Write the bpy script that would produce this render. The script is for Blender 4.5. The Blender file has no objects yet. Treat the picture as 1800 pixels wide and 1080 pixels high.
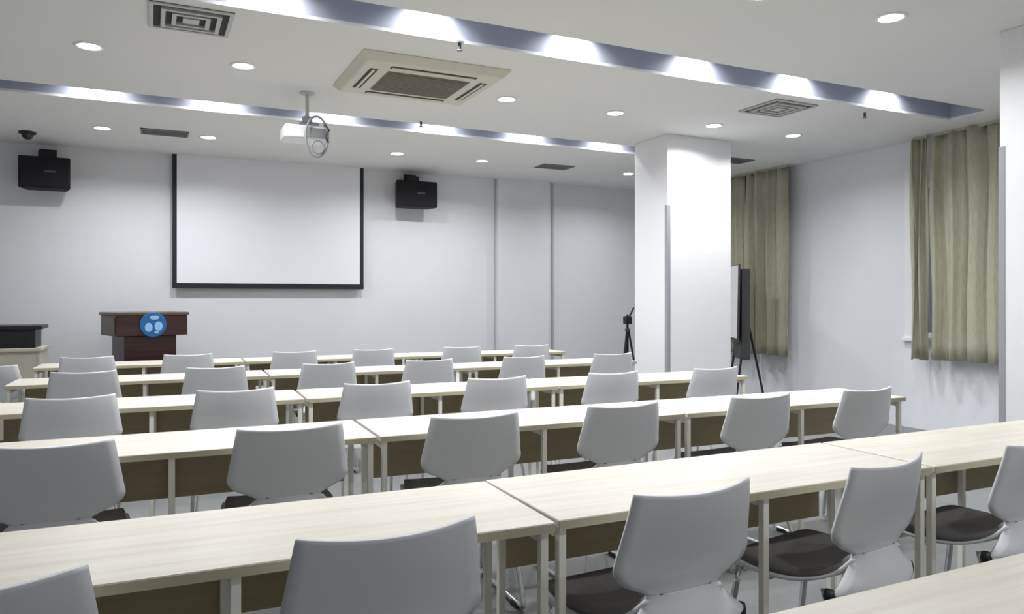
import bpy, bmesh, math, random
from mathutils import Vector, Matrix
random.seed(7)
scn = bpy.context.scene
COL = scn.collection

# ------------------------------------------------------------------ camera, world, exposure
F_PX, YAW, HORIZON, CAM_Z = 1325.0, math.radians(25.7), 526.0, 1.32
CEIL = 2.935
cam_d = bpy.data.cameras.new('camera')
cam = bpy.data.objects.new('camera', cam_d)
COL.objects.link(cam)
cam.location = (0, 0, CAM_Z)
cam.rotation_euler = (math.pi / 2, 0, -YAW)
cam_d.sensor_width = 36.0
cam_d.lens = F_PX / 1800 * 36
cam_d.shift_y = -(540 - HORIZON) / 1800
cam_d.clip_start = 0.05
scn.camera = cam

world = bpy.data.worlds.new('world')
scn.world = world
world.use_nodes = True
world.node_tree.nodes['Background'].inputs[0].default_value = (0.80, 0.88, 1.0, 1)
world.node_tree.nodes['Background'].inputs[1].default_value = 0.10

scn.view_settings.view_transform = 'Standard'
scn.view_settings.look = 'None'
scn.view_settings.gamma = 1
scn.view_settings.use_curve_mapping = False
scn.view_settings.exposure = 0.26

DOWNLIGHT_W = 13.0
COVE_W = 40.0
LAMP_COL = (0.96, 0.98, 1.0)

# ------------------------------------------------------------------ pixel -> place helpers
def ray(px, py):
    u = (px - 900) / F_PX
    v = (HORIZON - py) / F_PX
    c, s = math.cos(YAW), math.sin(YAW)
    return Vector((u * c + s, -u * s + c, v))
def on_z(px, py, z):
    d = ray(px, py)
    return Vector((0, 0, CAM_Z)) + d * ((z - CAM_Z) / d.z)
def on_y(px, py, y):
    d = ray(px, py)
    return Vector((0, 0, CAM_Z)) + d * (y / d.y)
def on_x(px, py, x):
    d = ray(px, py)
    return Vector((0, 0, CAM_Z)) + d * (x / d.x)

# ------------------------------------------------------------------ materials
def mat(name, col, rough=0.6, metal=0.0, noise=None, bump=None, emit=None, spec=None, sheen=0):
    """noise=(scale, amount, stretch xyz) varies the colour, bump=(scale, strength)"""
    m = bpy.data.materials.new(name)
    m.use_nodes = True
    nt = m.node_tree
    b = nt.nodes['Principled BSDF']
    b.inputs['Base Color'].default_value = (*col, 1)
    b.inputs['Roughness'].default_value = rough
    b.inputs['Metallic'].default_value = metal
    if spec is not None:
        b.inputs['Specular IOR Level'].default_value = spec
    if sheen:
        b.inputs['Sheen Weight'].default_value = sheen
    if emit:
        b.inputs['Emission Color'].default_value = (*emit[0], 1)
        b.inputs['Emission Strength'].default_value = emit[1]
    tc = nt.nodes.new('ShaderNodeTexCoord')
    if noise:
        mp = nt.nodes.new('ShaderNodeMapping')
        mp.inputs['Scale'].default_value = noise[2]
        nt.links.new(tc.outputs['Object'], mp.inputs[0])
        n = nt.nodes.new('ShaderNodeTexNoise')
        n.inputs['Scale'].default_value = noise[0]
        n.inputs['Detail'].default_value = 5
        nt.links.new(mp.outputs[0], n.inputs['Vector'])
        r = nt.nodes.new('ShaderNodeValToRGB')
        a = noise[1]
        r.color_ramp.elements[0].position = 0.3
        r.color_ramp.elements[1].position = 0.7
        r.color_ramp.elements[0].color = (*[c * (1 - a) for c in col], 1)
        r.color_ramp.elements[1].color = (*[min(1, c * (1 + a)) for c in col], 1)
        nt.links.new(n.outputs['Fac'], r.inputs[0])
        nt.links.new(r.outputs[0], b.inputs['Base Color'])
    if bump:
        n2 = nt.nodes.new('ShaderNodeTexNoise')
        n2.inputs['Scale'].default_value = bump[0]
        n2.inputs['Detail'].default_value = 3
        nt.links.new(tc.outputs['Object'], n2.inputs['Vector'])
        bp = nt.nodes.new('ShaderNodeBump')
        bp.inputs['Strength'].default_value = bump[1]
        bp.inputs['Distance'].default_value = 0.01
        nt.links.new(n2.outputs['Fac'], bp.inputs['Height'])
        nt.links.new(bp.outputs[0], b.inputs['Normal'])
    return m

def wood_mat(name, c1, c2, rough):
    m = bpy.data.materials.new(name)
    m.use_nodes = True
    nt = m.node_tree
    b = nt.nodes['Principled BSDF']
    b.inputs['Roughness'].default_value = rough
    tc = nt.nodes.new('ShaderNodeTexCoord')
    inf = nt.nodes.new('ShaderNodeObjectInfo')
    ad = nt.nodes.new('ShaderNodeVectorMath'); ad.operation = 'ADD'
    sc = nt.nodes.new('ShaderNodeVectorMath'); sc.operation = 'SCALE'
    sc.inputs[3].default_value = 0.37
    nt.links.new(inf.outputs['Location'], sc.inputs[0])
    nt.links.new(tc.outputs['Object'], ad.inputs[0])
    nt.links.new(sc.outputs[0], ad.inputs[1])
    mp = nt.nodes.new('ShaderNodeMapping')
    mp.inputs['Scale'].default_value = (0.9, 14, 14)
    nt.links.new(ad.outputs[0], mp.inputs[0])
    n = nt.nodes.new('ShaderNodeTexNoise')
    n.inputs['Scale'].default_value = 2.2
    n.inputs['Detail'].default_value = 7
    n.inputs['Distortion'].default_value = 0.4
    nt.links.new(mp.outputs[0], n.inputs['Vector'])
    r = nt.nodes.new('ShaderNodeValToRGB')
    r.color_ramp.elements[0].position = 0.34
    r.color_ramp.elements[1].position = 0.66
    r.color_ramp.elements[0].color = (*c1, 1)
    r.color_ramp.elements[1].color = (*c2, 1)
    nt.links.new(n.outputs['Fac'], r.inputs[0])
    nt.links.new(r.outputs[0], b.inputs['Base Color'])
    return m

def glass_mat(name):
    m = bpy.data.materials.new(name)
    m.use_nodes = True
    b = m.node_tree.nodes['Principled BSDF']
    b.inputs['Base Color'].default_value = (0.9, 0.95, 0.95, 1)
    b.inputs['Roughness'].default_value = 0.03
    b.inputs['Transmission Weight'].default_value = 1.0
    return m

M = dict(
    wall=mat('wall_paint', (0.77, 0.78, 0.815), 0.85, noise=(1.2, 0.02, (1, 1, 1)), bump=(120, 0.03)),
    ceiling=mat('ceiling_paint', (0.80, 0.80, 0.79), 0.9, noise=(0.8, 0.015, (1, 1, 1))),
    pillar=mat('pillar_paint', (0.84, 0.84, 0.86), 0.6, bump=(90, 0.02)),
    floor=mat('grey_vinyl_floor', (0.20, 0.205, 0.205), 0.5, noise=(3, 0.10, (1, 1, 1))),
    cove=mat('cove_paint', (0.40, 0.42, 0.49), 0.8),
    wood=wood_mat('pale_maple_laminate', (0.60, 0.555, 0.475), (0.69, 0.65, 0.575), 0.38),
    panel=wood_mat('shaded_maple_panel', (0.30, 0.245, 0.135), (0.34, 0.28, 0.165), 0.5),  # under-table shade put into the colour: darker than the pale maple
    edge=mat('olive_tan_edge_shade', (0.46, 0.42, 0.29), 0.5),  # olive tone carries the shade on the near table edge
    cream_metal=mat('cream_powder_coat', (0.80, 0.78, 0.70), 0.4),
    plastic=mat('white_plastic', (0.69, 0.70, 0.73), 0.42, bump=(400, 0.01)),
    cushion=mat('grey_fabric', (0.19, 0.18, 0.175), 0.95, noise=(300, 0.2, (1, 1, 1)), bump=(500, 0.1)),
    chrome=mat('chrome', (0.75, 0.76, 0.78), 0.15, 1.0),
    black=mat('black_plastic', (0.012, 0.012, 0.014), 0.45),
    speaker=mat('black_speaker_box', (0.007, 0.007, 0.010), 0.75, bump=(200, 0.1)),
    grille=mat('speaker_cloth', (0.009, 0.009, 0.012), 0.9, bump=(600, 0.3)),
    darkgrey=mat('dark_grey', (0.06, 0.06, 0.065), 0.5),
    grey=mat('mid_grey_metal', (0.32, 0.33, 0.35), 0.5, 0.2),
    guard=mat('grey_corner_guard', (0.33, 0.34, 0.37), 0.5),
    screen=mat('projection_screen', (0.84, 0.85, 0.90), 0.8),
    screen_border=mat('screen_border', (0.012, 0.013, 0.018), 0.7),
    mahogany=wood_mat('dark_mahogany', (0.032, 0.010, 0.008), (0.058, 0.020, 0.015), 0.35),
    mahogany2=mat('mahogany_edge', (0.11, 0.085, 0.06), 0.4),
    blue=mat('blue_emblem', (0.010, 0.14, 0.42), 0.4),
    emblem=mat('pale_emblem_print', (0.35, 0.62, 0.92), 0.4),
    curtain=mat('olive_beige_cloth', (0.42, 0.405, 0.305), 0.95, noise=(60, 0.10, (1, 1, 0.2)), sheen=0.2),
    ac=mat('cream_plastic', (0.66, 0.64, 0.54), 0.5),
    ac_grille=mat('ac_grille_plastic', (0.22, 0.205, 0.15), 0.6),
    ac_dark=mat('ac_slot', (0.05, 0.048, 0.036), 0.8),
    vent=mat('vent_metal', (0.55, 0.55, 0.53), 0.5),
    vent_dark=mat('vent_inside', (0.05, 0.05, 0.05), 0.9),
    vent_slat=mat('vent_grey_slat', (0.22, 0.22, 0.23), 0.6),
    lens=mat('lamp_lens', (1, 1, 1), 0.5, emit=((0.97, 0.98, 1.0), 14)),
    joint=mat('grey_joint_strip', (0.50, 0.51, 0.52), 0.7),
    white=mat('white_enamel', (0.85, 0.85, 0.86), 0.4),
    cream=mat('cream_laminate', (0.62, 0.58, 0.48), 0.5),
    glass=glass_mat('window_glass'),
    lens_glass=mat('dark_lens', (0.02, 0.02, 0.03), 0.08),
)

# ------------------------------------------------------------------ mesh helpers
class MB:
    def __init__(self):
        self.v, self.f = [], []
    def add(self, vs, fs):
        o = len(self.v)
        self.v += [tuple(v) for v in vs]
        self.f += [tuple(i + o for i in f) for f in fs]
        return self
    def box(self, x0, x1, y0, y1, z0, z1):
        return self.add([(x0, y0, z0), (x1, y0, z0), (x1, y1, z0), (x0, y1, z0), (x0, y0, z1), (x1, y0, z1), (x1, y1, z1), (x0, y1, z1)],
                        [(0, 3, 2, 1), (4, 5, 6, 7), (0, 1, 5, 4), (1, 2, 6, 5), (2, 3, 7, 6), (3, 0, 4, 7)])
    def prism(self, pts, z0, z1):
        n = len(pts)
        return self.add([(x, y, z0) for x, y in pts] + [(x, y, z1) for x, y in pts],
                        [tuple(range(n - 1, -1, -1)), tuple(range(n, 2 * n))] + [(i, (i + 1) % n, n + (i + 1) % n, n + i) for i in range(n)])
    def frustum(self, x0, x1, y0, y1, z0, z1, ins):
        """box whose bottom (z0) is inset"""
        return self.add([(x0 + ins, y0 + ins, z0), (x1 - ins, y0 + ins, z0), (x1 - ins, y1 - ins, z0), (x0 + ins, y1 - ins, z0), (x0, y0, z1), (x1, y0, z1), (x1, y1, z1), (x0, y1, z1)],
                        [(0, 3, 2, 1), (4, 5, 6, 7), (0, 1, 5, 4), (1, 2, 6, 5), (2, 3, 7, 6), (3, 0, 4, 7)])
    def tube(self, pts, r, n=10, closed=False):
        pts = [Vector(p) for p in pts]
        N = len(pts)
        rings = []
        prev = None
        for i, p in enumerate(pts):
            if closed:
                t = (pts[(i + 1) % N] - pts[i - 1]).normalized()
            else:
                t = (pts[min(i + 1, N - 1)] - pts[max(i - 1, 0)]).normalized()
            if prev is None:
                a = Vector((0, 0, 1)) if abs(t.z) < 0.9 else Vector((1, 0, 0))
                u = t.cross(a).normalized()
            else:
                u = (prev - t * prev.dot(t)).normalized()
            prev = u
            w = t.cross(u)
            rr = r[i] if isinstance(r, (list, tuple)) else r
            rings.append([p + (u * math.cos(2 * math.pi * k / n) + w * math.sin(2 * math.pi * k / n)) * rr for k in range(n)])
        vs = [v for g in rings for v in g]
        fs = []
        for i in range(N if closed else N - 1):
            j = (i + 1) % N
            for k in range(n):
                fs.append((i * n + k, i * n + (k + 1) % n, j * n + (k + 1) % n, j * n + k))
        if not closed:
            fs.append(tuple(range(n - 1, -1, -1)))
            fs.append(tuple((N - 1) * n + k for k in range(n)))
        return self.add(vs, fs)
    def lathe(self, prof, n=24, c=(0, 0, 0)):
        """prof: list of (r, z); closed ends when r == 0"""
        vs, fs, idx = [], [], []
        for r, z in prof:
            if r < 1e-6:
                idx.append([len(vs)] * n); vs.append((c[0], c[1], c[2] + z))
            else:
                idx.append(list(range(len(vs), len(vs) + n)))
                vs += [(c[0] + r * math.cos(2 * math.pi * k / n), c[1] + r * math.sin(2 * math.pi * k / n), c[2] + z) for k in range(n)]
        for a, b in zip(idx[:-1], idx[1:]):
            for k in range(n):
                q = [a[k], a[(k + 1) % n], b[(k + 1) % n], b[k]]
                q = [x for i, x in enumerate(q) if x not in q[:i]]
                if len(q) > 2:
                    fs.append(tuple(q))
        return self.add(vs, fs)
    def build(self, name, m, parent=None, smooth=False, bevel=0, seg=2, solid=0, loc=None):
        me = bpy.data.meshes.new(name)
        me.from_pydata(self.v, [], self.f)
        bm = bmesh.new(); bm.from_mesh(me)
        bmesh.ops.recalc_face_normals(bm, faces=bm.faces[:])
        bm.to_mesh(me); bm.free()
        me.materials.append(M[m] if isinstance(m, str) else m)
        if smooth:
            me.polygons.foreach_set('use_smooth', [True] * len(me.polygons))
        o = bpy.data.objects.new(name, me)
        COL.objects.link(o)
        if parent: o.parent = parent
        if loc: o.location = loc
        if solid:
            s = o.modifiers.new('thickness', 'SOLIDIFY'); s.thickness = solid; s.offset = 0
        if bevel:
            b = o.modifiers.new('bevel', 'BEVEL'); b.width = bevel; b.segments = seg; b.limit_method = 'ANGLE'; b.angle_limit = math.radians(40)
        if smooth and not solid:
            pass
        return o

def tag(o, label, cat, group=None):
    o['label'] = label; o['category'] = cat
    if group: o['group'] = group
    return o
def thing(name, label, cat, loc=(0, 0, 0), rz=0, group=None):
    o = bpy.data.objects.new(name, None)
    o.empty_display_size = 0.1
    COL.objects.link(o)
    o.location = loc; o.rotation_euler = (0, 0, rz)
    return tag(o, label, cat, group)
def struct(o):
    o['kind'] = 'structure'
    return o
def dup(root, loc, rz, label):
    r = root.copy(); COL.objects.link(r)
    r.location = loc; r.rotation_euler = (0, 0, rz); r['label'] = label
    for ch in root.children:
        c = ch.copy(); COL.objects.link(c); c.parent = r
        for g in ch.children:
            d = g.copy(); COL.objects.link(d); d.parent = c
    return r
def catmull(pts, n):
    out = []
    P = [pts[0]] + list(pts) + [pts[-1]]
    for i in range(1, len(P) - 2):
        for k in range(n):
            t = k / n
            out.append(tuple(0.5 * ((2 * b) + (c - a) * t + (2 * a - 5 * b + 4 * c - d) * t * t + (3 * b - a - 3 * c + d) * t ** 3)
                             for a, b, c, d in zip(P[i - 1], P[i], P[i + 1], P[i + 2])))
    out.append(tuple(pts[-1]))
    return out
ORD = ['leftmost', 'second from left', 'third from left', 'fourth from left', 'fifth from left', 'sixth from left', 'seventh from left']

# ------------------------------------------------------------------ room shell
XL, XR, YBK, YW = -2.6, 7.05, -2.4, 9.25
T = 0.15
struct(MB().box(XL - T, XR + T, YBK - T, YW + T, -0.12, 0).build('floor', 'floor'))
struct(MB().box(XL - T, XL, YBK - T, YW + T, 0, CEIL).build('wall_left', 'wall'))
struct(MB().box(XL, XR, YBK - T, YBK, 0, CEIL).build('wall_back', 'wall'))
struct(MB().box(XL, XR, YW, YW + T, 0, CEIL).build('wall_front', 'wall'))
# shallow pilaster on the front wall
p0, p1 = on_y(876, 400, YW - 0.10).x, on_y(966, 400, YW - 0.10).x
struct(MB().box(p0, p1, YW - 0.10, YW, 0, CEIL).build('trim_1', 'wall'))

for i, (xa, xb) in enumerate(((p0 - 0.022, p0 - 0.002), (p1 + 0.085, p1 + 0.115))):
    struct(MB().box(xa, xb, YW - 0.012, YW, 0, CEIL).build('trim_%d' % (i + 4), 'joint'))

# right wall with two window openings
WINS = [(3.75, 5.12), (7.25, 8.35)]
WZ0, WZ1 = 0.93, 2.50
mb = MB()
ys = YBK - T
for a, b in WINS:
    mb.box(XR, XR + T, ys, a, 0, CEIL)
    mb.box(XR, XR + T, a, b, 0, WZ0).box(XR, XR + T, a, b, WZ1, CEIL)
    ys = b
mb.box(XR, XR + T, ys, YW + T, 0, CEIL)
struct(mb.build('wall_right', 'wall'))
for i, (a, b) in enumerate(WINS):
    w = MB()
    c = 0.13
    w.box(XR - 0.025, XR - 0.001, a - c, a, WZ0, WZ1 + c).box(XR - 0.025, XR - 0.001, b, b + c, WZ0, WZ1 + c).box(XR - 0.025, XR - 0.001, a, b, WZ1, WZ1 + c)
    win = struct(w.build('window_%d' % (i + 1), 'white'))
    MB().box(XR - 0.05, XR + 0.05, a - 0.16, b + 0.16, WZ0 - 0.04, WZ0).build('window_sill', 'white', win, bevel=0.006)
    fr = MB()
    fr.box(XR + 0.05, XR + 0.09, a, b, WZ0, WZ0 + 0.05).box(XR + 0.05, XR + 0.09, a, b, WZ1 - 0.05, WZ1)
    for q in (a, (a + b) / 2 - 0.025, b - 0.05):
        fr.box(XR + 0.05, XR + 0.09, q, q + 0.05, WZ0 + 0.05, WZ1 - 0.05)
    fr.build('window_frame', 'white', win)
    for q0, q1 in ((a + 0.05, (a + b) / 2 - 0.025), ((a + b) / 2 + 0.025, b - 0.05)):
        MB().box(XR + 0.067, XR + 0.073, q0, q1, WZ0 + 0.05, WZ1 - 0.05).build('pane', 'glass', win)

# ceiling with two long light coves
COVES = [(4.04, 4.42, 6.52), (6.62, 6.97, 5.95)]
CD = 0.30
mb = MB()
ys = YBK - T
for a, b, xe in COVES:
    mb.box(XL - T, XR + T, ys, a, CEIL, CEIL + 0.02)
    mb.box(xe, XR + T, a, b, CEIL, CEIL + 0.02)
    ys = b
mb.box(XL - T, XR + T, ys, YW + T, CEIL, CEIL + 0.02)
struct(mb.build('ceiling', 'ceiling'))
for i, (a, b, xe) in enumerate(COVES):
    e = 0.015
    w = MB().box(XL - T, xe + e, a - e, a, CEIL + 0.02, CEIL + CD).box(XL - T, xe + e, b, b + e, CEIL + 0.02, CEIL + CD)
    w.box(xe, xe + e, a, b, CEIL + 0.02, CEIL + CD).box(XL - T, xe + e, a - e, b + e, CEIL + CD, CEIL + CD + e)
    struct(w.build('trim_%d' % (i + 2), 'cove'))
struct(MB().box(XL, p0, YW - 0.012, YW, 0, 0.09).build('baseboard_front', 'grey'))

# pillars with corner guards
P1 = (4.555, 5.97)
PX1 = on_y(1285, 400, P1[1]).x
struct(MB().box(P1[0], PX1, P1[1], P1[1] + 0.55, 0, CEIL).build('pillar_far', 'pillar', bevel=0.006))
pl = bpy.data.objects['pillar_far']
g = 0.004
MB().prism([(P1[0] - g, P1[1] - g), (P1[0] + 0.035, P1[1] - g), (P1[0] + 0.035, P1[1]), (P1[0], P1[1]), (P1[0], P1[1] + 0.035), (P1[0] - g, P1[1] + 0.035)], 0, 2.24).build('corner_guard', 'guard', pl)
P2F = 2.83
P2X = on_y(1757, 400, P2F).x
struct(MB().box(P2X, P2X + 0.85, P2F - 0.5, P2F, 0, CEIL).build('pillar_near', 'pillar', bevel=0.006))
pl = bpy.data.objects['pillar_near']
MB().prism([(P2X - g, P2F + g), (P2X - g, P2F - 0.035), (P2X, P2F - 0.035), (P2X, P2F), (P2X + 0.035, P2F), (P2X + 0.035, P2F + g)], 0, 2.24).build('corner_guard', 'guard', pl)

# ------------------------------------------------------------------ tables
TD, TZ = 0.48, 0.75
def make_table(L, label, loc, rz, group):
    """origin: middle of the near edge on the floor; rows face +Y"""
    t = thing('training_table', label, 'table', loc, rz, group)
    h = L / 2
    MB().box(-h, h, 0, TD, TZ - 0.025, TZ).build('tabletop', 'wood', t, bevel=0.004)
    MB().box(-h + 0.002, h - 0.002, -0.002, 0, TZ - 0.025, TZ - 0.003).build('edge_shade_strip', 'edge', t)  # thin strip added to paint the shaded front edge of the top
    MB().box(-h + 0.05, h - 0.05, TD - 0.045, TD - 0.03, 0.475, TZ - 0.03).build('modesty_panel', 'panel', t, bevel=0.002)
    for x in (-h + 0.022, 0, h - 0.022):
        for y in (0.03, TD - 0.075):
            l = MB().box(x - 0.0115, x + 0.0115, y - 0.0115, y + 0.0115, 0.012, TZ - 0.026).build('leg', 'cream_metal', t, bevel=0.003)
            MB().lathe([(0, 0), (0.02, 0), (0.02, 0.008), (0.014, 0.013), (0, 0.013)], 12, (x, y, 0)).build('foot', 'black', l)
        MB().box(x - 0.012, x + 0.012, 0.045, TD - 0.09, TZ - 0.056, TZ - 0.026).build('cross_rail', 'cream_metal', t)
    return t

ROWS = {  # near-edge y at x=1.5, slope, bounds, wording
    'B': (1.693, -0.006, [(-0.60, 0.935), (0.95, 2.395), (2.41, 3.90)], 'nearest full row'),
    'C': (3.035, -0.030, [(-0.70, 0.85), (0.865, 2.405), (2.42, 3.97)], 'second-nearest full row'),
    'D': (4.365, -0.038, [(-0.78, 0.80), (0.815, 2.42), (2.435, 3.995)], 'middle row'),
    'E': (5.82, -0.032, [(-0.86, 0.80), (0.815, 2.43), (2.445, 4.035)], 'second-farthest row'),
    'F': (7.225, -0.035, [(-0.87, 0.78), (0.795, 2.43), (2.445, 4.08)], 'farthest row'),
}
GT = 'pale wood training tables in rows'
for k, (y0, sl, bounds, words) in ROWS.items():
    for side, (a, b) in zip(('left', 'middle', 'right'), bounds):
        cx = (a + b) / 2
        s = sl
        dy = 0
        if k == 'B' and side == 'left':
            s = -0.028; dy = 0.006
        make_table(b - a, 'pale wood training table, %s one of the %s' % (side, words), (cx, y0 + sl * (cx - 1.5) + dy, 0), math.atan(s), GT)
make_table(1.50, 'pale wood tabletop corner in the bottom right foreground', (1.70, 0.55, 0), 0, GT)

# ------------------------------------------------------------------ chairs
def sheet(ctrl, cols, wrap, dip=0.0, dish=0.0, n=4):
    rows = catmull(ctrl, n)
    vs, fs = [], []
    ztop = rows[0][1]
    R = len(rows)
    for i, (y, z, hw) in enumerate(rows):
        w = wrap[0] + (wrap[1] - wrap[0]) * i / (R - 1)
        d = dip * max(0, 1 - (ztop - z) / 0.12)
        for j in range(cols):
            t = -1 + 2 * j / (cols - 1)
            vs.append((hw * t, y + w * t * t, z - d * (1 - t * t) + dish * t * t))
    for i in range(R - 1):
        for j in range(cols - 1):
            a = i * cols + j
            fs.append((a, a + 1, a + cols + 1, a + cols))
    return MB().add(vs, fs)

def make_chair():
    t = thing('training_chair', 'chair', 'chair', group='white shell chairs at the training tables')
    sheet([(-0.262, 0.846, 0.190), (-0.250, 0.795, 0.199), (-0.233, 0.735, 0.209), (-0.217, 0.685, 0.217), (-0.206, 0.645, 0.221), (-0.200, 0.615, 0.198), (-0.196, 0.592, 0.150), (-0.195, 0.575, 0.118)],
          15, (0.042, 0.014), dip=0.010).build('backrest', 'plastic', t, smooth=True, solid=0.010)
    sheet([(-0.195, 0.575, 0.118), (-0.206, 0.554, 0.128), (-0.224, 0.524, 0.158), (-0.240, 0.494, 0.198), (-0.247, 0.474, 0.220)],
          11, (0.014, 0.075)).build('rear_apron', 'plastic', t, smooth=True, solid=0.010)
    seat = [(-0.186, 0.560, 0.116), (-0.145, 0.515, 0.150), (-0.08, 0.487, 0.184), (0.0, 0.474, 0.207), (0.10, 0.472, 0.211), (0.185, 0.475, 0.198), (0.222, 0.466, 0.186), (0.232, 0.446, 0.176)]
    sheet([(y, z - 0.006, w + 0.012) for y, z, w in seat], 11, (0.0, -0.02), dish=0.010).build('seat_shell', 'plastic', t, smooth=True, solid=0.010)
    sheet([(y - 0.004 * (i > 4), z + 0.012, w - (0.034, 0.016, 0.004)[min(i, 2)]) for i, (y, z, w) in enumerate(seat[:-1])], 11, (0.0, -0.02), dish=0.010).build('seat_cushion', 'cushion', t, smooth=True, solid=0.022)
    for s in (-1, 1):
        path = catmull([(s * 0.165, -0.12, 0.468), (s * 0.190, -0.19, 0.25), (s * 0.206, -0.245, 0.06), (s * 0.208, -0.215, 0.018), (s * 0.208, 0.0, 0.016),
                        (s * 0.208, 0.205, 0.018), (s * 0.206, 0.23, 0.06), (s * 0.20, 0.20, 0.25), (s * 0.185, 0.17, 0.452)], 3)
        fr = MB().tube(path, 0.011, 8).build('side_frame', 'chrome', t, smooth=True)
        for y in (-0.17, 0.17):
            MB().box(s * 0.208 - 0.014, s * 0.208 + 0.014, y - 0.03, y + 0.03, 0, 0.022).build('glide', 'black', fr, bevel=0.004)
        MB().lathe([(0, -0.022), (0.014, -0.02), (0.018, 0), (0.014, 0.02), (0, 0.022)], 10, (s * 0.214, -0.168, 0.468)).build('hinge_cap', 'black', t, smooth=True)
    for y in (0.06, 0.15):
        MB().tube([(-0.186, y, 0.452), (0.186, y, 0.452)], 0.010, 8).build('crossbar', 'chrome', t, smooth=True)
    return t

CH = {  # pixel centres of the chair backs, widths measured on the near-edge line
    'B': [(None, -0.305), (None, 0.45), (None, 1.235), (None, 1.935), (None, 2.68)],
    'C': [(None, -0.29), (None, 0.48), (None, 1.22), (None, 1.94), (None, 2.73), (None, 3.445)],
    'D': [(None, -0.35), (None, 0.42), (None, 1.18), (None, 1.92), (None, 2.73), (None, 3.55)],
    'E': [(None, -0.38), (None, 0.42), (None, 1.21), (None, 1.99), (None, 2.81), (None, 3.68)],
    'F': [(None, -0.46), (None, 0.30), (None, 1.19), (None, 1.93), (None, 2.83), (None, 3.60)],
}
ROT = {('B', 0): 4, ('B', 1): 0, ('B', 2): 3, ('B', 3): 9, ('B', 4): 4}
proto = None
for k, lst in CH.items():
    y0, sl, bounds, words = ROWS[k]
    for i, (_, x) in enumerate(lst):
        pos = ORD[i] if i < len(lst) - 1 else 'rightmost'
        lab = 'white shell chair with grey seat, %s in the %s' % (pos, words)
        rz = math.radians(ROT.get((k, i), random.uniform(-2.5, 2.5)))
        y = y0 + sl * (x - 1.5) + 0.055 + random.uniform(-0.012, 0.012)
        if proto is None:
            proto = make_chair()
            proto.location = (x, y, 0); proto.rotation_euler = (0, 0, rz); proto['label'] = lab
        else:
            dup(proto, (x, y, 0), rz, lab)

# ------------------------------------------------------------------ projection screen
SY = YW - 0.07
a, b = on_y(303, 400, SY).x, on_y(639, 400, SY).x
zb = on_y(470, 508, SY).z
sc = thing('projection_screen', 'white projection screen with black border hanging on the front wall', 'screen', ((a + b) / 2, SY, zb))
w = (b - a) / 2
hh = CEIL - zb
bw = 0.045
MB().box(-w + bw, w - bw, -0.002, 0.002, 0.06, hh).build('screen_fabric', 'screen', sc)
for s in (-1, 1):
    x0, x1 = sorted((s * w, s * (w - bw)))
    MB().box(x0, x1, -0.003, 0.003, 0.06, hh).build('side_border', 'screen_border', sc)
MB().box(-w, w, -0.012, 0.012, 0.0, 0.06).build('bottom_bar', 'screen_border', sc, bevel=0.004)
MB().box(-w, w, 0.004, 0.065, hh - 0.035, hh).build('roller_case', 'white', sc, bevel=0.006)

# ------------------------------------------------------------------ wall speakers
def speaker(px0, px1, py0, py1, label):
    Y = YW - 0.30
    a, b = on_y(px0, 300, Y).x, on_y(px1, 300, Y).x
    zt, zb = on_y((px0 + px1) / 2, py0, Y).z, on_y((px0 + px1) / 2, py1, Y).z
    t = thing('wall_speaker', label, 'speaker', ((a + b) / 2, YW, zb), group='black speakers on the front wall')
    w, h = (b - a) / 2, zt - zb
    MB().prism([(-w, -0.30), (w, -0.30), (w * 0.8, -0.07), (-w * 0.8, -0.07)], 0, h).build('cabinet', 'speaker', t, bevel=0.012)
    gr = MB().box(-w + 0.02, w - 0.02, -0.312, -0.300, 0.02, h - 0.02).build('grille', 'grille', t, bevel=0.004)
    MB().box(0.0, 0.10, -0.316, -0.312, h * 0.50, h * 0.50 + 0.02).build('badge', 'darkgrey', gr)
    MB().box(-0.07, 0.07, -0.17, -0.12, h, h + 0.075).box(-0.05, 0.05, -0.12, 0.0, h + 0.03, h + 0.075).build('bracket', 'black', t, bevel=0.004)
    MB().box(-0.08, 0.08, -0.012, 0, h - 0.05, h + 0.12).build('wall_plate', 'black', t)
speaker(31, 124, 275, 331, 'black wall speaker left of the projection screen')
speaker(697, 769, 318, 364, 'black wall speaker right of the projection screen')

# ------------------------------------------------------------------ podium
PY = 8.30
pc = on_y(268, 590, PY)
ptop = on_y(262, 549, PY).z
pod = thing('podium', 'dark red-brown wooden podium with a blue round emblem', 'podium', (pc.x - 0.075, PY + 0.25, 0), math.radians(17))
hw = 0.335
MB().prism([(-hw, -0.27), (hw, -0.27), (hw, 0.27), (-hw, 0.27)], ptop - 0.235, ptop - 0.03).build('top_box', 'mahogany', pod, bevel=0.006)
MB().box(-hw - 0.012, hw + 0.012, -0.285, 0.285, ptop - 0.03, ptop).build('desktop', 'mahogany2', pod, bevel=0.006)
MB().box(-0.245, 0.245, -0.21, 0.21, 0.08, ptop - 0.236).build('body', 'mahogany', pod, bevel=0.006)
MB().box(-0.30, 0.30, -0.25, 0.25, 0.0, 0.08).build('plinth', 'mahogany', pod, bevel=0.006)
for s in (-1, 1):
    x0, x1 = sorted((s * hw, s * (hw + 0.008)))
    MB().box(x0, x1, -0.23, 0.23, ptop - 0.215, ptop - 0.05).build('side_panel', 'mahogany2', pod)
em = MB().lathe([(0, 0), (0.125, 0), (0.125, 0.012), (0.118, 0.016), (0, 0.016)], 36).build('emblem', 'blue', pod)
em.location = (0.0, -0.2715, ptop - 0.125); em.rotation_euler = (math.pi / 2, 0, 0)
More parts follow.
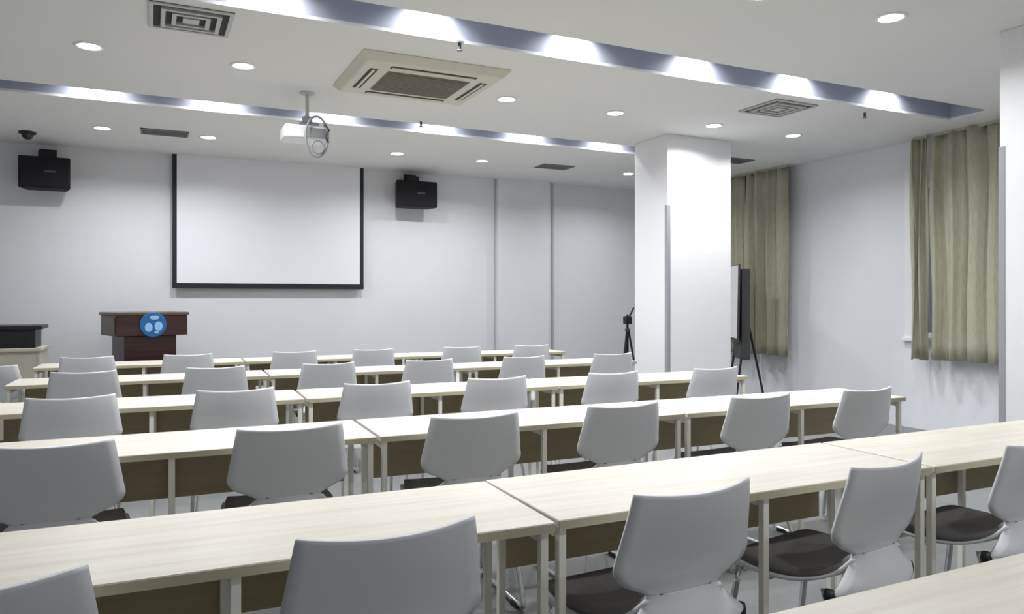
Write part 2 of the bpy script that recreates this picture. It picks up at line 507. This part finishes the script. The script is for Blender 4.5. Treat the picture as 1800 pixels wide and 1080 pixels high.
for cx, cy, rx, ry in ((-0.045, -0.025, 0.036, 0.045), (0.048, -0.015, 0.038, 0.046), (0.01, 0.07, 0.045, 0.020), (0.03, -0.075, 0.022, 0.014)):
    o = MB().prism([(cx + rx * math.cos(2 * math.pi * k / 20), cy + ry * math.sin(2 * math.pi * k / 20)) for k in range(20)], 0.016, 0.0185).build('emblem_mark', 'emblem', em)

# ------------------------------------------------------------------ teacher's desk with black console (left edge)
DY = 8.05
dx = on_y(78, 600, DY).x
dt = on_y(40, 613, DY).z
dk = thing('teacher_desk', 'cream desk behind the left end of the front tables', 'desk', (dx - 0.62, DY, 0))
MB().box(-0.60, 0.60, 0, 0.60, dt - 0.03, dt).build('desktop', 'cream', dk, bevel=0.005)
MB().box(-0.56, 0.56, 0.04, 0.06, 0.05, dt - 0.031).build('front_panel', 'cream', dk, bevel=0.003)
for s in (-1, 1):
    x0, x1 = sorted((s * 0.56, s * 0.585))
    MB().box(x0, x1, 0.03, 0.57, 0, dt - 0.031).build('side_panel', 'cream', dk, bevel=0.003)
ct = on_y(40, 573, DY + 0.05).z - dt
cs = thing('equipment_console', 'black equipment console with an overhanging lid on the cream desk', 'console', (dx - 0.66, DY + 0.05, dt))
MB().box(-0.52, 0.585, 0, 0.42, 0, ct - 0.035).build('cabinet', 'black', cs, bevel=0.006)
MB().box(-0.58, 0.64, -0.04, 0.46, ct - 0.034, ct).build('lid', 'black', cs, bevel=0.005)
fp = MB().box(-0.42, 0.30, -0.010, 0, 0.04, ct - 0.06).build('control_panel', 'darkgrey', cs)
for k in range(6):
    MB().lathe([(0, 0), (0.013, 0), (0.011, 0.014), (0, 0.014)], 12).build('knob', 'grey', fp).location = (-0.33 + k * 0.1, -0.010, 0.10)
for o in fp.children:
    o.rotation_euler = (math.pi / 2, 0, 0)
# grey chair at the desk
lc = on_y(8, 650, 6.95)
dup(proto, (-0.97, 6.72, 0), math.radians(-18), 'grey-white chair cut off by the left picture edge, beside the cream desk')

# ------------------------------------------------------------------ air conditioner cassette
ac = thing('ceiling_air_conditioner', 'cream square ceiling cassette air conditioner with dark central grille', 'air conditioner', (1.775, 5.25, CEIL))
AX, AY, AZ = 0.535, 0.47, -0.055
MB().frustum(-AX, AX, -AY, AY, AZ, 0, 0.05).build('panel', 'ac', ac, bevel=0.01)
gx, gy = 0.30, 0.235
gf = MB().box(-gx, gx, -gy, gy, AZ - 0.006, AZ).build('intake_backing', 'ac_grille', ac)
for k in range(16):
    y = -gy + 0.02 + k * (2 * gy - 0.04) / 15
    MB().box(-gx + 0.01, gx - 0.01, y - 0.007, y + 0.007, AZ - 0.014, AZ - 0.006).build('intake_slat', 'ac_grille', gf)
for s in (-1, 1):
    y0, y1 = sorted((s * 0.305, s * 0.355))
    v = MB().box(-0.31, 0.31, y0, y1, AZ - 0.003, AZ).build('air_outlet', 'ac_dark', ac)
    MB().box(-0.30, 0.30, y0 + 0.018, y1 - 0.014, AZ - 0.008, AZ - 0.003).build('louvre', 'ac', v)
    x0, x1 = sorted((s * 0.375, s * 0.43))
    v = MB().box(x0, x1, -0.25, 0.25, AZ - 0.003, AZ).build('air_outlet', 'ac_dark', ac)
    MB().box(x0 + 0.018, x1 - 0.018, -0.24, 0.24, AZ - 0.008, AZ - 0.003).build('louvre', 'ac', v)

# ------------------------------------------------------------------ downlights
def spot(parent, name, kind, w, loc, **kw):
    l = bpy.data.lights.new(name, kind)
    l.energy = w; l.color = LAMP_COL
    for a_, v_ in kw.items(): setattr(l, a_, v_)
    o = bpy.data.objects.new(name, l)
    COL.objects.link(o); o.parent = parent; o.location = loc
    return o
def downlight(x, y, label):
    t = thing('ceiling_downlight', label, 'downlight', (x, y, CEIL), group='round ceiling downlights')
    MB().lathe([(0.066, 0), (0.088, 0), (0.088, -0.003), (0.080, -0.008), (0.066, -0.006), (0.066, 0)], 28).build('trim_ring', 'white', t, smooth=True)
    MB().lathe([(0, 0), (0.066, 0), (0.066, -0.004), (0, -0.005)], 28).build('lens', 'lens', t)
    spot(t, 'bulb', 'AREA', DOWNLIGHT_W, (0, 0, -0.012), shape='DISK', size=0.12, spread=math.radians(152))
D1 = [(157, 82), (427, 117), (893, 173), (1083, 198), (1250, 222), (1387, 240)]
N1 = ['leftmost of the lamp row passing the air conditioner', 'left of the air conditioner, under the slatted vent', 'just right of the air conditioner', 'second to the right of the air conditioner',
      'just above the white pillar', 'right of the white pillar']
for (px, py), n in zip(D1, N1):
    p = on_z(px, py, CEIL)
    downlight(p.x, 5.50, 'round lit ceiling downlight, ' + n)
D2 = [(180, 225), (367, 240), (698, 270), (847, 283), (1105, 305)]
N2 = ['above the left speaker, left of the dark grille', 'above the left side of the projection screen', 'above the right speaker', 'right of the right speaker near the front wall', 'touching the left side of the white pillar']
for (px, py), n in zip(D2, N2):
    p = on_z(px, py, CEIL)
    downlight(p.x, 8.08, 'round lit ceiling downlight, ' + n)
downlight(on_z(1567, 30, CEIL).x, 2.95, 'round lit ceiling downlight in the upper right of the picture')
downlight(on_z(1330, -6, CEIL).x, 3.02, 'round lit ceiling downlight cut off by the top picture edge')
# unseen lamps continuing the near row above the picture, added for near-table light
for x, n in ((0.0, 'leftmost'), (1.0, 'second'), (2.0, 'third'), (6.0, 'last')):
    downlight(x, 2.95, 'round ceiling downlight above the picture, %s of the lamp row over the near tables' % n)

for x, n in zip((1.6, 3.2, 4.8), ('leftmost', 'middle', 'rightmost')):  # unseen fill lamps, added behind the camera to brighten near chairs and foreground table
    downlight(x, -0.4, 'added fill downlight outside the picture, %s of the unseen row behind the camera' % n)

# ------------------------------------------------------------------ cove spotlights (hidden in the coves, they wash the far cove wall)
S1 = [0.60, 1.55, 2.58, 3.61, 4.61, 5.64]
S2 = [-0.38, 0.53, 1.51, 2.52, 3.51, 4.49]
for ci, S in enumerate((S1, S2)):
    a, b, xe = COVES[ci]
    for i, x in enumerate(S):
        t = thing('cove_spotlight', 'bright lamp in the %s ceiling light slot, %s' % (('nearer', 'farther')[ci], ORD[i] if i < 5 else 'rightmost'), 'lamp',
                  (x, b - 0.10, CEIL + CD), group='lamps in the %s ceiling slot' % ('nearer', 'farther')[ci])
        MB().lathe([(0, 0), (0.030, 0), (0.036, -0.05), (0.033, -0.05), (0.030, -0.035), (0, -0.035)], 16).build('housing', 'white', t)
        MB().lathe([(0, -0.036), (0.029, -0.036), (0.029, -0.040), (0, -0.040)], 16).build('lens', 'lens', t)
        spot(t, 'bulb', 'SPOT', COVE_W, (0, 0, -0.055), spot_size=math.radians(142), spot_blend=1.0, shadow_soft_size=0.025)

# ------------------------------------------------------------------ ceiling vents
def square_diffuser(x, y, sx, sy, label):
    t = thing('ceiling_diffuser', label, 'air vent', (x, y, CEIL))
    a, b = sx / 2, sy / 2
    MB().box(-a, a, -b, b, -0.004, 0).build('backing', 'vent_dark', t)
    def ring(p, q, z0, z1, name):
        MB().box(-p, p, -q, -q + 0.024, z0, z1).box(-p, p, q - 0.024, q, z0, z1).box(-p, -p + 0.024, -q + 0.024, q - 0.024, z0, z1).box(p - 0.024, p, -q + 0.024, q - 0.024, z0, z1).build(name, 'vent', t)
    ring(a, b, -0.012, -0.004, 'frame')
    for k in (0.72, 0.46):
        ring(a * k, b * k, -0.018, -0.004, 'vane')
    MB().box(-a * 0.2, a * 0.2, -b * 0.2, b * 0.2, -0.016, -0.004).build('centre_plate', 'vent', t)
p = on_z(336, 32, CEIL)
square_diffuser(p.x, 4.72, 0.44, 0.42, 'square slatted ceiling vent at the upper left next to the light slot')
p = on_z(1367, 190, CEIL)
square_diffuser(p.x, p.y, 0.46, 0.44, 'square ceiling vent above and right of the white pillar')
def slot_grille(x, y, sx, sy, label):
    t = thing('ceiling_grille', label, 'air vent', (x, y, CEIL))
    a, b = sx / 2, sy / 2
    MB().box(-a, a, -b, b, -0.003, 0).build('backing', 'vent_dark', t)
    MB().box(-a, a, -b, -b + 0.015, -0.01, -0.003).box(-a, a, b - 0.015, b, -0.01, -0.003).box(-a, -a + 0.015, -b, b, -0.01, -0.003).box(a - 0.015, a, -b, b, -0.01, -0.003).build('frame', 'vent_slat', t)
    for k in range(5):
        q = -b + 0.035 + k * (sy - 0.07) / 4
        MB().box(-a + 0.015, a - 0.015, q - 0.006, q + 0.006, -0.009, -0.003).build('slat', 'vent_slat', t)
p = on_z(290, 233, CEIL); slot_grille(p.x, p.y, 0.42, 0.26, 'dark rectangular ceiling grille above the left edge of the projection screen')
p = on_z(975, 293, CEIL); slot_grille(p.x, p.y, 0.42, 0.26, 'dark rectangular ceiling grille left of the white pillar')
p = on_z(1300, 283, CEIL); slot_grille(p.x - 0.1, p.y, 0.42, 0.26, 'dark ceiling grille half hidden behind the white pillar')

# sprinklers
def sprinkler(px, py, label):
    p = on_z(px, py, CEIL)
    t = thing('fire_sprinkler', label, 'sprinkler', (p.x, p.y, CEIL), group='ceiling fire sprinklers')
    MB().lathe([(0, 0), (0.032, 0), (0.028, -0.006), (0, -0.006)], 16).build('escutcheon', 'white', t)
    MB().lathe([(0, -0.006), (0.011, -0.006), (0.009, -0.05), (0, -0.05)], 12).build('stem', 'darkgrey', t)
    MB().lathe([(0, -0.05), (0.020, -0.05), (0.020, -0.054), (0, -0.054)], 14).build('deflector', 'grey', t)
sprinkler(808, 74, 'small dark sprinkler head between the air conditioner and the nearer light slot')
sprinkler(740, 213, 'small dark sprinkler head at the farther light slot, above the right speaker')
sprinkler(1520, 197, 'tiny sprinkler head beside the light slot above the right curtain')

# dome camera on the ceiling by the left speaker
p = on_z(48, 232, CEIL)
t = thing('security_camera', 'small black camera on the ceiling above the left speaker', 'camera', (p.x, p.y, CEIL))
MB().lathe([(0, 0), (0.075, 0), (0.072, -0.02), (0.05, -0.025), (0, -0.025)], 20).build('base', 'black', t, smooth=True)
MB().lathe([(0.05, -0.025), (0.046, -0.05), (0.028, -0.068), (0, -0.074)], 20).build('dome', 'lens_glass', t, smooth=True)

# ------------------------------------------------------------------ projector
p = on_z(540, 163, CEIL)
pj = thing('ceiling_projector', 'white projector hanging from a ceiling pole with a looped cable', 'projector', (p.x, p.y, CEIL))
MB().lathe([(0, 0), (0.06, 0), (0.058, -0.012), (0, -0.012)], 20).build('ceiling_plate', 'vent', pj)
MB().tube([(0, 0, -0.01), (0, 0, -0.21)], 0.015, 12).build('pole', 'vent', pj)
MB().box(-0.035, 0.035, -0.03, 0.03, -0.235, -0.19).build('joint', 'grey', pj, bevel=0.006)
MB().box(-0.06, 0.09, -0.012, 0.012, -0.25, -0.235).box(-0.06, -0.045, -0.012, 0.012, -0.28, -0.25).box(0.075, 0.09, -0.012, 0.012, -0.28, -0.25).build('bracket', 'grey', pj)
bd = MB().box(-0.19, 0.13, -0.13, 0.13, -0.385, -0.28).build('body', 'white', pj, bevel=0.018, seg=3)
MB().lathe([(0, 0), (0.045, 0), (0.045, 0.03), (0.036, 0.03), (0.034, 0.02), (0, 0.02)], 20).build('lens', 'lens_glass', bd, smooth=False).location = (-0.09, 0.13, -0.33)
bd.children[0].rotation_euler = (-math.pi / 2, 0, 0)
MB().box(0.0, 0.11, -0.134, -0.13, -0.37, -0.30).build('connector_panel', 'grey', bd)
loop = [(0.045 + 0.085 * math.sin(a_), -0.15, -0.37 + 0.155 * math.cos(a_)) for a_ in [2 * math.pi * k / 28 for k in range(28)]]
MB().tube(loop, 0.009, 8, closed=True).build('cable_loop', 'grey', pj, smooth=True)
loop2 = [(0.05 + 0.045 * math.sin(a_), -0.16, -0.45 + 0.05 * math.cos(a_)) for a_ in [2 * math.pi * k / 20 for k in range(20)]]
MB().tube(loop2, 0.006, 8, closed=True).build('cable_coil', 'grey', pj, smooth=True)
MB().tube([(0.10, -0.15, -0.27), (0.135, -0.15, -0.31), (0.115, -0.15, -0.36), (0.13, -0.15, -0.41)], 0.010, 8).build('cable_tie', 'darkgrey', pj, smooth=True)

# ------------------------------------------------------------------ curtains
def curtain(y0, y1, z0, folds, label, amp=0.045, x=XR - 0.16, seed=0):
    rnd = random.Random(seed)
    t = thing('curtain', label, 'curtain', (x, (y0 + y1) / 2, z0), group='olive beige curtains on the right wall')
    n = folds * 10
    H = CEIL - 0.03 - z0
    L = y1 - y0
    ph = [rnd.uniform(0.75, 1.25) for _ in range(folds + 1)]
    vs, fs = [], []
    R = 14
    for r in range(R + 1):
        zz = H * r / R
        k = 1 - 0.35 * (zz / H) ** 3
        for j in range(n + 1):
            s = j / n
            f = s * folds
            a_ = ph[int(min(f, folds - 0.001))]
            dx_ = amp * a_ * k * (math.sin(2 * math.pi * f) + 0.35 * math.sin(2 * math.pi * f * 2.3 + seed + 0.4 * zz)) + 0.012 * math.sin(7.1 * s + zz * 1.7 + seed)
            dy_ = 0.010 * math.sin(4 * math.pi * f + 1.1) + 0.012 * math.sin(3.3 * zz + 9 * s)
            vs.append((dx_, -L / 2 + L * s + dy_, zz + 0.006 * math.sin(17 * s + seed)))
    for r in range(R):
        for j in range(n):
            q = r * (n + 1) + j
            fs.append((q, q + 1, q + n + 2, q + n + 1))
    MB().add(vs, fs).build('cloth', 'curtain', t, smooth=True, solid=0.004)
    MB().box(-0.008, 0.008, -L / 2, L / 2, H, H + 0.03).build('track', 'curtain', t)
XC = XR - 0.165
c0 = on_x(1635, 500, XC).y; c1 = on_x(1605, 500, XC).y
curtain(c0 + 0.025, c1, 0.72, 2, 'narrow olive beige curtain panel, far side of the right window', seed=1, x=XC)
curtain(3.55, c0 - 0.02, 0.73, 7, 'wide olive beige curtain panel beside the near white pillar', seed=2, x=XC)
c2 = on_x(1386, 500, XC).y; c3 = on_x(1312, 500, XC).y
curtain(c2, c3, 0.63, 4, 'olive beige curtain panel right of the far white pillar', seed=3, x=XC)
curtain(c3 + 0.015, c3 + 0.75, 0.63, 4, 'olive beige curtain partly hidden behind the far white pillar and easel', seed=4, x=XC)

# ------------------------------------------------------------------ flip chart easel by the right curtain
e0 = on_y(1303, 500, 7.05)
es = thing('flip_chart_easel', 'white flip chart on a dark easel between the far pillar and the curtain', 'easel', (e0.x - 0.09, 7.05, 0), math.radians(239))
et = on_y(1303, 467, 7.05).z
bd = MB().box(-0.30, 0.30, -0.012, 0.012, 0, 0.92).build('board', 'darkgrey', es, bevel=0.003)
bd.location = (0, -0.03, et - 0.92); bd.rotation_euler = (math.radians(-1), 0, 0)
MB().box(-0.29, 0.29, -0.022, -0.0125, 0.05, 0.91).build('paper_pad', 'white', bd)
MB().box(-0.30, 0.30, -0.05, -0.0125, 0.0, 0.03).build('pen_tray', 'darkgrey', bd)
for x in (-0.27, 0.27):
    MB().tube([(x * 0.8, 0.05, et - 0.9), (x * 0.9, -0.06, 0.005)], 0.014, 8).build('leg', 'black', es)
MB().tube([(0, 0.03, et - 0.1), (0, 0.36, 0.005)], 0.014, 8).build('leg', 'black', es)
MB().prism([(-0.25, 0.02), (0.25, 0.02), (0.22, 0.13), (-0.22, 0.13)], 0.60, et - 0.05).build('dark_cover', 'darkgrey', es, bevel=0.02)

# ------------------------------------------------------------------ dark tripod stand left of the far pillar
q = on_y(1103, 560, 8.45)
ts = thing('tripod_stand', 'slim black tripod stand half hidden by the white pillar', 'stand', (q.x, 8.45, 0))
zt = on_y(1103, 553, 8.45).z
MB().tube([(0, 0, 0.55), (0, 0, zt)], 0.016, 10).build('pole', 'black', ts)
hd = MB().box(-0.05, 0.05, -0.04, 0.04, zt - 0.13, zt - 0.03).build('head', 'black', ts, bevel=0.012)
MB().tube([(0.02, 0, zt - 0.05), (0.10, 0, zt + 0.09)], 0.012, 8).build('handle', 'black', ts)
for k in range(3):
    a_ = math.radians(200 + 120 * k)
    MB().tube([(0.015 * math.cos(a_), 0.015 * math.sin(a_), zt - 0.22), (0.17 * math.cos(a_), 0.17 * math.sin(a_), 0.015)], 0.014, 8).build('leg', 'black', ts)
MB().lathe([(0, -0.02), (0.035, -0.02), (0.035, 0.02), (0, 0.02)], 14, (0, 0, zt - 0.21)).build('collar', 'darkgrey', ts)
